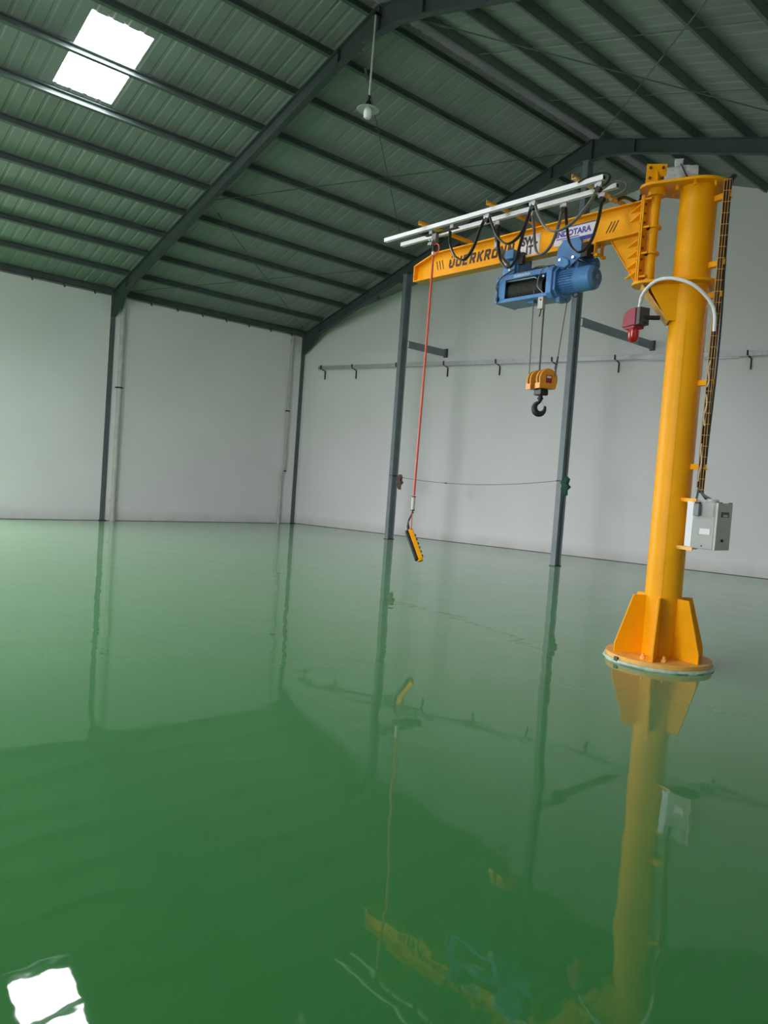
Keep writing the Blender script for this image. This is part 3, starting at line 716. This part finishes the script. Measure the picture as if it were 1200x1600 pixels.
for n in (.095, -.115): hbox(1.60, 1.83, n, n+.02, 4.04, 4.33).build('trolley_plate', BLUED, ho, bevel=0.003)
hbox(1.62, 1.74, 0.115, 0.20, 4.23, 4.33).build('junction_box', BLUE, ho, bevel=0.006)
hbox(1.63, 1.80, 0.115, 0.15, 4.07, 4.22).build('trolley_block', BLUE, ho, bevel=0.006)
hbox(1.54, 1.61, 0.08, 0.13, 4.17, 4.30).build('trolley_bracket', DARK, ho)
for n in (-.09, .07): hbox(1.12, 1.72, n, n+.02, 4.06, 4.10).build('tie_bar', DARK, ho)
for s in (1.70, 1.0, 0.83): MB().cyl(HB(s, -.15, 4.115), HB(s, .16, 4.115), 0.016, 12).build('cross_bolt', CHROME, ho)
hbox(1.05, 1.70, -0.06, 0.06, 4.04, 4.075).build('suspension_plate', DARK, ho)
MB().sweep(catmull([HB(1.60, .12, 4.09), HB(1.45, .13, 4.075), HB(1.3, .12, 4.10), HB(1.15, .15, 4.07)]), 0.008, n=8).build('cable', BLACKG, ho)
MB().sweep(catmull([HB(1.58, .19, 4.10), HB(1.73, .235, 4.02), HB(1.80, .24, 3.93), HB(1.79, .235, 3.87)]), 0.009, n=8).build('cable', BLACKG, ho)
MB().sweep(catmull([HB(1.79, .235, 3.87), HB(1.80, .225, 3.80), HB(1.80, .222, 3.76)]), 0.008, n=8).build('cable', GREYC, ho)
hbox(1.775, 1.80, .205, .235, 3.755, 3.80).build('cable_gland', DARK, ho)
MB().sweep(catmull([HB(1.16, .215, 4.05), HB(1.20, .225, 3.97), HB(1.22, .225, 3.86), HB(1.17, .225, 3.80), HB(1.13, .225, 3.76)]), 0.006, n=8).build('cable', GREYC, ho)
text('hoist_lettering', 'ÜUERKRÖNN', INKW, ho, HB(1.58, .2062, 3.998), NX, UZ, 0.040, 0.0006, 0.001, 0.2, width=0.235)
# ropes, limit box, hook block
ZK = 2.93
for p0, p1 in ((HB(1.30, .175, 3.84), HB(1.335, .10, 2.90)), (HB(1.155, .17, 3.70), HB(1.20, .10, 2.90)), (HB(1.160, .15, 3.72), HB(1.212, .07, 2.90)), (HB(0.955, .02, 3.72), HB(1.035, .03, 2.88))):
    MB().cyl(p0, p1, 0.0055, 8).build('wire_rope', ROPE, ho)
MB().cyl(HB(1.015, .025, 3.10), HB(1.035, .03, 2.96), 0.011, 8).build('rope_socket', DARK, ho)
hbox(1.135, 1.205, .16, .215, 3.60, 3.73).build('limit_box', mat('cream_limit_box', (0.50, 0.49, 0.44), 0.5), ho, bevel=0.004)
MB().sweep(catmull([HB(1.17, .19, 3.60), HB(1.175, .19, 3.56), HB(1.19, .19, 3.52)]), 0.006, n=6).build('limit_box_wire', DARK, ho)
hbox(1.155, 1.175, .216, .219, 3.69, 3.705).build('limit_box_mark', DARK, ho)
bx = V((0.72, -0.69, 0)).normalized(); bn = V((-bx.y, bx.x, 0)); hb0 = HB(1.19, .05, 0)
# sheave axis ax, sheave faces turned towards the viewer
ax_ = V((0.86, -0.30, 0)).normalized(); sd = V((-ax_.y, ax_.x, 0))
def shell(c, lab):
    P = []
    for k in range(13):
        t = math.radians(-8+196*k/12); P.append((0.118*math.cos(t), 0.118*math.sin(t)+2.845))
    P += [(-0.10, 2.745), (0.10, 2.745)]
    mb = MB(); mb.poly([c+sd*x+UZ*z-ax_*0.042 for x, z in P], ax_*0.024); mb.build('sheave_cover', HAZ, ho, bevel=0.008)
    mb = MB(); mb.poly([c+sd*x+UZ*z+ax_*0.018 for x, z in P], ax_*0.024); mb.build('sheave_cover', HAZ, ho, bevel=0.008)
    MB().cyl(c+UZ*2.845-ax_*.016, c+UZ*2.845+ax_*.016, 0.100, 28).build('sheave', DARK, ho)
    MB().box(c+UZ*2.77-sd*.105, (0.09, 0.022, 0.06), (ax_, sd, UZ)).build('cover_lip', HAZ, ho)
    MB().box(c+UZ*2.75, (0.084, 0.19, 0.012), (ax_, sd, UZ)).build('cover_floor', HAZ, ho)
shell(hb0-ax_*.092, 'l'); shell(hb0+ax_*.092, 'r')
MB().cyl(hb0+UZ*2.845-ax_*.13, hb0+UZ*2.845+ax_*.13, 0.022, 16).build('sheave_axle', CHROME, ho)
for s_ in (-.040, .040): MB().box(hb0+ax_*s_+UZ*2.775, (0.012, 0.10, 0.20), (ax_, sd, UZ)).build('side_strap', DARK, ho)
MB().box(hb0+UZ*2.71, (0.14, 0.10, 0.06), (ax_, sd, UZ)).build('crosshead', DARK, ho, bevel=0.006)
lb0 = hb0+ax_*(.092+.043)
MB().box(lb0+UZ*2.845-sd*0.0, (0.002, 0.075, 0.085), (ax_, sd, UZ)).build('red_rating_label', REDP, ho)
MB().box(lb0+ax_*.0015+UZ*2.868, (0.001, 0.055, 0.022), (ax_, sd, UZ)).build('label_print', SIGNW, ho)
MB().lathe(hb0, (0, 0, 1), [(0.022, 2.69), (0.026, 2.655), (0.034, 2.65), (0.034, 2.635), (0.022, 2.63), (0.024, 2.615)], 16).build('hook_shank', DARK, ho)
hkx = V((0.80, 0.60, 0)); hkpath = []
for k in range(19):
    t = math.radians(100+285*k/18); hkpath.append((0.058*math.cos(t), 0.064*math.sin(t)+2.535, 0.017+0.019*math.sin(math.pi*min(1, k/16))))
mb = MB(); rings = []
pp = [(0.0, 2.625, 0.018)]+hkpath[0:]
for i, (x, z, r) in enumerate(pp):
    a = pp[min(i+1, len(pp)-1)]; b_ = pp[max(i-1, 0)]; d = V((0, 0, 0))+hkx*(a[0]-b_[0])+UZ*(a[1]-b_[1]); d.normalize()
    nn = hkx.cross(UZ); q = d.cross(nn)
    rr = r*(0.55 if i == len(pp)-1 else 1)
    rings.append([hb0+hkx*x+UZ*z+nn*(math.cos(2*math.pi*k/12)*rr*0.8)+q*(math.sin(2*math.pi*k/12)*rr) for k in range(12)])
mb.quad_ring(rings); mb.build('hook', DARK, ho)
MB().bar(hb0+hkx*.018+UZ*2.612, hb0+hkx*.050+UZ*2.552, 0.020, 0.004, hkx).build('safety_latch', CHROME, ho)

# ------------------------------------------------------------------ festoon cables
def festoon(lab, n, runs, trolleys, loc, mats, group='festoon cables'):
    t = thing('festoon_cable', lab, 'cable', loc, group)
    for i, pts in enumerate(runs):
        MB().sweep(catmull([BW(s, nn if len(p) > 2 else n, z) for p in pts for s, z, nn in [(p[0], p[1], p[2] if len(p) > 2 else n)]], 7), 0.022, 0.011, n=10, upv=EN).build('flat_cable', mats[i % len(mats)], t)
    for s in trolleys:
        tr = MB().box(BW(s, n, 4.515), (0.075, 0.042, 0.03), (EX, EN, UZ)).build('trolley', GALV, t)
        MB().box(BW(s, n, 4.54), (0.05, 0.010, 0.03), (EX, EN, UZ)).build('hanger', GALV, tr)
        MB().cyl(BW(s, n-.022, 4.478), BW(s, n+.022, 4.478), 0.027, 16).build('saddle', DARK, tr)
        for dd in (-.02, .02): MB().cyl(BW(s+dd, n-.026, 4.50), BW(s+dd, n+.026, 4.50), 0.008, 8).build('bolt', CHROME, tr)
    return t
festoon('black flat cable looping in three swags from the outer white rail', 0.77,
        [[(2.085, 4.470), (2.070, 4.320), (1.975, 4.170), (1.825, 4.110), (1.705, 4.220), (1.625, 4.400), (1.555, 4.515)],
         [(1.505, 4.515), (1.445, 4.400), (1.345, 4.250), (1.205, 4.168), (1.055, 4.230), (0.965, 4.400), (0.930, 4.515)],
         [(0.895, 4.515), (0.825, 4.370), (0.715, 4.230), (0.572, 4.178), (0.395, 4.230), (0.225, 4.380), (0.145, 4.515)]],
        [1.532, 0.913, 0.14], BW(1.2, .77, 4.15), [BLACKG, BLACKG, GREYC])
fe = festoon('black flat cable looping from the inner white rail down to the blue hoist', 0.53,
        [[(1.62, 4.505), (1.63, 4.38, .50), (1.66, 4.25, .38), (1.66, 4.17, .26), (1.65, 4.13, .20)],
         [(1.575, 4.505), (1.56, 4.30), (1.50, 4.09), (1.385, 4.005), (1.295, 4.08), (1.235, 4.28), (1.165, 4.505)],
         [(1.11, 4.505), (1.075, 4.35), (1.035, 4.15), (0.96, 4.072), (0.84, 4.14), (0.76, 4.33), (0.725, 4.515)],
         [(0.69, 4.515), (0.66, 4.33), (0.60, 4.12), (0.48, 4.012), (0.36, 4.08), (0.29, 4.27), (0.255, 4.49)]],
        [1.593, 1.135, 0.706, 0.26], BW(.9, .55, 4.0), [GREYC, BLACKG])
MB().box(BW(1.64, .46, 4.33), (0.03, 0.06, 0.10), (EX, EN, UZ)).build('connector', GALV, fe)
MB().box(BW(1.665, .24, 4.15), (0.03, 0.06, 0.08), (EX, EN, UZ)).build('connector', GALV, fe)
# coil of supply cable at the pillar end of the rails, then over to the tray
t = thing('supply_cable', 'black cable coiled at the pillar end of the rails and arching over the beam', 'cable', BW(.2, .5, 4.5))
MB().sweep(catmull([BW(.36, .79, 4.585), BW(.20, .79, 4.62), BW(.07, .775, 4.605), BW(.03, .765, 4.565), BW(.08, .755, 4.51), BW(.20, .755, 4.50)]), 0.016, 0.008, n=8, upv=EN).build('flat_cable', BLACKG, t)
MB().sweep(catmull([BW(.22, .62, 4.53), BW(.10, .60, 4.585), BW(-.01, .56, 4.56), BW(.02, .54, 4.50), BW(.16, .53, 4.48)]), 0.016, 0.008, n=8, upv=EN).build('flat_cable', GREYC, t)
MB().cyl(BW(.22, .45, 4.50), BW(.22, .36, 4.50), 0.022, 12).build('cable_clamp', YELP, t)
MB().sweep(catmull([BW(.22, .36, 4.50), BW(.22, .22, 4.58), BW(.21, .02, 4.59), BW(.20, -.02, 4.60), BW(.19, -.03, 4.68), BW(.12, -.05, 4.74), BW(0.0, -.10, 4.76), BW(-.2, -.28, 4.75)]), 0.017, n=10).build('cable', BLACKG, t)
MB().sweep(catmull([BW(-.2, -.28, 4.75), BW(-.45, -.42, 4.76), BW(-.59, -.36, 4.76), BW(-.632, -.24, 4.70), BW(-.63, -.19, 4.58)]), 0.024, n=10).build('cable', BLACK, t)

# ------------------------------------------------------------------ pendant control
pt = thing('pendant_control', 'yellow and black push-button pendant on a long orange cable from the outer rail', 'remote control', BW(2.5, .70, .70))
def PW(s, z, n=.755): return BW(s, n, z)
MB().box(PW(2.240, 4.495), (0.52, 0.05, 0.008), (EX, EN, UZ)).build('carrier_plate', DARK, pt)
for s in (2.42, 2.08):
    MB().box(PW(s, 4.525), (0.05, 0.012, 0.06), (EX, EN, UZ)).build('carrier_hanger', GALV, pt)
MB().box(PW(2.340, 4.450), (0.07, 0.05, 0.08), (EX, EN, UZ)).build('connector', GREYC, pt, bevel=0.004)
for i, (ds, dz) in enumerate(((.02, 0), (-.02, -.01), (0, -.05), (.03, -.045))): MB().cyl(PW(2.355+ds, 4.42+dz, .765), PW(2.355+ds, 4.42+dz, .81), 0.018, 12).build('cable_gland', CHROME, pt)
MB().cyl(PW(2.355, 4.380), PW(2.355, 4.300), 0.024, 12, 0.018).build('strain_relief', BLACK, pt)
MB().sweep(catmull([PW(2.355, 4.310), PW(2.352, 4.000), PW(2.360, 2.800), PW(2.375, 1.750), PW(2.378, 1.455)]), 0.0135, n=10).build('cable', ORANGE, pt)
MB().loop(PW(2.310, 4.315, .76), 0.055, 0.008, (EX, UZ, EN)).build('cable_loop', ORANGE, pt)
MB().cyl(PW(2.354, 4.250), PW(2.354, 4.285), 0.02, 10).build('cable_tie', SIGNW, pt)
MB().cyl(PW(2.378, 1.435), PW(2.380, 1.285), 0.021, 14).build('sleeve', mat('cream_tape_sleeve', (0.55, 0.53, 0.48), 0.5), pt)
for z in (1.44, 1.28, 1.25): MB().cyl(PW(2.379, z-.006), PW(2.379, z+.006), 0.024 if z > 1.26 else .016, 14).build('band', DARK, pt)
MB().sweep(catmull([PW(2.380, 1.275), PW(2.395, 1.225), PW(2.440, 1.145), PW(2.445, 1.085)]), 0.010, n=8).build('lead', CABLE, pt)
MB().sweep(catmull([PW(2.380, 1.275), PW(2.385, 1.175), PW(2.380, 1.095), PW(2.390, 1.035)]), 0.0055, n=8).build('safety_cord', ORANGE, pt)
h0, h1 = PW(2.425, 1.040), PW(2.205, 0.710); hd = (h1-h0).normalized()
MB().cyl(PW(2.445, 1.095), PW(2.428, 1.030), 0.016, 12, 0.02).build('cable_boot', BLACK, pt)
fn = V((0.80, -0.45, 0.40)); fn = (fn-hd*fn.dot(hd)).normalized(); sdv = hd.cross(fn)
hl = (h1-h0).length; hm = (h0+h1)/2
# yellow side faces the viewer, black back shell below-left, buttons on the right edge
qv = V((-0.67, -0.74, 0)); qv = (qv-hd*qv.dot(hd)).normalized(); wv = hd.cross(qv)
MB().box(hm-qv*.018, (0.055, 0.062, hl), (qv, wv, hd)).build('front_shell', YEL, pt, bevel=0.008)
MB().box(hm+qv*.028, (0.038, 0.060, hl-.01), (qv, wv, hd)).build('back_shell', BLACK, pt, bevel=0.006)
MB().box(h1+hd*.008-qv*.01, (0.06, 0.058, 0.02), (qv, wv, hd)).build('end_cap', YEL, pt, bevel=0.006)
for k in range(6):
    c = h0+hd*(hl*(0.22+0.135*k))-qv*.048
    MB().cyl(c, c-qv*.012, 0.014, 12).build('button', BLACK, pt)

# ------------------------------------------------------------------ siren
SY = 6.93
sr = thing('warning_siren', 'dark red siren with a red beacon lens beside the pillar', 'siren', (5.40, SY, 3.17))
sx = V((0.93, -0.36, 0)).normalized(); sn = V((sx.y, -sx.x, 0)); s0 = V((5.395, SY, 3.41)); sn = V((-sx.y, sx.x, 0))*-1
P = [(-.115, -.085), (.085, -.085), (.085, .085), (0.0, .085), (-.04, .078), (-.075, .055), (-.10, .015)]
MB().poly([s0+sx*x+UZ*z-sn*.07 for x, z in P], sn*0.14).build('housing', REDP, sr, bevel=0.006)
MB().box(s0+sx*-.008-UZ*.098, (0.15, 0.12, 0.022), (sx, sn, UZ)).build('lens_collar', REDP, sr)
MB().lathe(s0+sx*-.005-UZ*.108, (0, 0, -1), [(0.058, 0.0), (0.056, 0.07), (0.048, 0.105), (0.03, 0.125), (0.008, 0.132)], 24).build('lens', REDL, sr)
MB().box(s0+sx*.112, (0.055, 0.12, 0.17), (sx, sn, UZ)).build('rear_box', mat('dark_grey_plastic', (0.06, 0.06, 0.06), 0.5), sr, bevel=0.004)
MB().box(s0+sx*.14-UZ*.07, (0.05, 0.03, 0.02), (sx, sn, UZ)).build('lug', DARK, sr)
MB().cyl(s0+sx*.12-UZ*.012, V((5.63, 6.985, 3.40)), 0.022, 14).build('mounting_pipe', BLACK, sr)
t = thing('white_conduit', 'white plastic conduit arching from the red siren across the pillar', 'conduit', (5.8, 6.9, 3.4))
TX, TY = 6.14, 7.15
MB().sweep(catmull([s0+sx*.05+UZ*.075, s0+sx*.055+UZ*.14, V((5.485, 6.875, 3.62)), V((5.57, 6.85, 3.695)), V((5.68, 6.84, 3.735)), V((5.82, 6.85, 3.725)), V((5.98, 6.90, 3.66)), V((6.09, 7.0, 3.54)), V((6.135, 7.065, 3.42)), V((6.14, 7.085, 3.24))], 8), 0.017, n=12).build('conduit', WHITE, t)

# ------------------------------------------------------------------ cable tray on the pillar
ct = thing('cable_tray', 'wire cable tray of dark cables running up the side of the yellow pillar', 'cable tray', (TX, TY, 1.72))
tw = V((0.90, 0.43, 0)).normalized(); tn = V((0.43, -0.90, 0)).normalized(); tb = V((TX, TY, 0))-tw*0.024
Z0, Z1 = 1.74, 4.66
for q in (-.032, -.008, .016): MB().cyl(tb+tw*q+tn*.045+UZ*Z0, tb+tw*q+tn*.045+UZ*Z1, 0.0022, 6).build('tray_wire', YELP, ct)
for q in (-.034, .034): MB().bar(tb+tw*q+tn*.0+UZ*Z0, tb+tw*q+tn*.0+UZ*Z1, 0.004, 0.035, tn).build('side_rail', YELP, ct)
MB().bar(tb-tn*.03+UZ*Z0, tb-tn*.03+UZ*Z1, 0.062, 0.004, tn).build('back_strip', YELP, ct)
nr = 28
for k in range(nr+1):
    z = Z0+(Z1-Z0)*k/nr; MB().cyl(tb-tw*.034+tn*.047+UZ*z, tb+tw*.034+tn*.047+UZ*z, 0.0026, 6).build('rung', YELP, ct)
for i in range(5):
    ph = i*1.3; q = -.022+.011*i
    MB().sweep([tb+tw*(q+.006*math.sin(ph+z*2.2))+tn*(.018+.008*math.cos(ph*2+z*3))+UZ*z for z in [Z0-.03+(Z1-Z0+.02)*k/24 for k in range(25)]], 0.0105, n=8).build('cable', CABLE, ct)
MB().sweep([tb+tw*(.040+.010*math.sin(z*2.5))+tn*.02+UZ*z for z in [Z0+.2+(Z1-Z0-.5)*k/24 for k in range(25)]], 0.009, n=8).build('cable', BLACK, ct)
for z, ln in ((1.82, .36), (2.35, .30), (2.72, .25)): MB().sweep([tb+tw*(-.018+.008*math.sin(z*9+j))+tn*.036+UZ*(z+ln*j/8) for j in range(9)], 0.007, n=6).build('taped_cable', mat('pale_cable_tape', (0.62, 0.55, 0.45), 0.5), ct)
for z in (4.53, 3.90, 3.60, 2.77, 1.96):
    a = PC+V((0.17, -0.02, z)); b2 = tb+tw*.035+tn*.03+UZ*z
    dd = (b2-a); dd.z = 0; dd.normalize()
    MB().bar(a, b2, 0.012, 0.052, UZ).build('tray_arm', YEL, ct)
    MB().bar(a-UZ*.02+tn*-.03, b2-UZ*.02-tn*.03, 0.06, 0.006, UZ).build('tray_arm_flange', YEL, ct)

# ------------------------------------------------------------------ control box
bx0, bx1, by0, by1, bz0, bz1 = 6.125, 6.335, 7.03, 7.33, 1.185, 1.625
cb = thing('control_box', 'grey metal control box mounted on the right side of the yellow pillar', 'electrical box', (6.23, 7.18, bz0))
cb_c = V(((bx0+bx1)/2, (by0+by1)/2, (bz0+bz1)/2))
MB().box(cb_c, (bx1-bx0, by1-by0, bz1-bz0)).build('body', BOX, cb, bevel=0.006)
d = MB().box((bx1+.013, (by0+by1)/2, (bz0+bz1)/2), (0.024, by1-by0+.006, bz1-bz0+.006)).build('door', BOXL, cb, bevel=0.004)
MB().cyl((bx1+.024, by0+.12, bz0+.09), (bx1+.040, by0+.12, bz0+.09), 0.014, 12).build('door_lock', DARK, d)
MB().box((bx1+.027, by0+.15, bz1-.105), (0.004, 0.16, 0.05)).build('dark_nameplate', DARK, d)
for yy in (-.035, .0, .035): MB().box((bx1+.030, by0+.15+yy, bz1-.115), (0.002, 0.026, 0.02)).build('nameplate_print', SIGNW, d)
for yy, zz in ((by0+.06, bz1+.004), (by1-.02, bz1+.004)): MB().box((bx1+.01, yy, zz), (0.03, 0.022, 0.012)).build('hinge', DARK, d)
MB().box((6.090, 7.18, (bz0+bz1)/2+.005), (0.064, 0.29, bz1-bz0-.01)).build('white_back_plate', WHITE, cb)
MB().box((bx0+.045, by0-.025, bz1-.075), (0.055, 0.05, 0.115)).build('isolator_switch', mat('mid_grey_switch', (0.22, 0.24, 0.24), 0.5), cb, bevel=0.006)
MB().box((bx0+.045, by0-.02, bz1-.01), (0.04, 0.04, 0.02)).build('switch_cap', BLACK, cb)
MB().box((bx0+.155, by0-.003, bz1-.075), (0.08, 0.006, 0.11)).build('blank_panel', BOX, cb)
MB().box((bx0+.125, by0-.002, bz0+.165), (0.10, 0.003, 0.055)).build('paper_label', SIGNW, cb)
MB().cyl((bx0+.105, by0-.004, bz0+.028), (bx0+.105, by0+.004, bz0+.028), 0.007, 10).build('drain_plug', BLACK, cb)
MB().lathe((bx0+.13, by0+.10, bz1), (0, 0, 1), [(0.058, 0.0), (0.058, 0.02), (0.05, 0.034), (0.02, 0.036)], 24).build('cable_gland', PVC, cb)
for z in (bz1+.01, bz0-.012):
    MB().bar((5.95, 7.10, z), (6.15, 7.02, z), 0.008, 0.035, UZ).bar((5.95, 7.10, z), (6.15, 7.10, z), 0.05, 0.006, UZ).build('mounting_arm', YEL if z > 1.3 else YELP, cb)
MB().sweep(catmull([V((6.13, 7.13, 1.76)), V((6.155, 7.12, 1.70)), V((6.235, 7.12, 1.655))]), 0.014, n=8).build('cable', mat('grey_cable', (0.10, 0.11, 0.11), 0.5), cb)
MB().sweep(catmull([V((6.12, 7.13, 1.76)), V((6.15, 7.13, 1.70)), V((6.19, 7.13, 1.655))]), 0.012, n=8).build('cable', BLACK, cb)
MB().bar((6.12, 7.10, 1.75), (6.13, 7.04, 1.62), 0.05, 0.006, V((1, 0, 0))).build('pale_strap', mat('pale_green_strap', (0.34, 0.42, 0.37), 0.5), cb)

for o in list(bpy.data.objects):
    if '_o' in o: del o['_o']
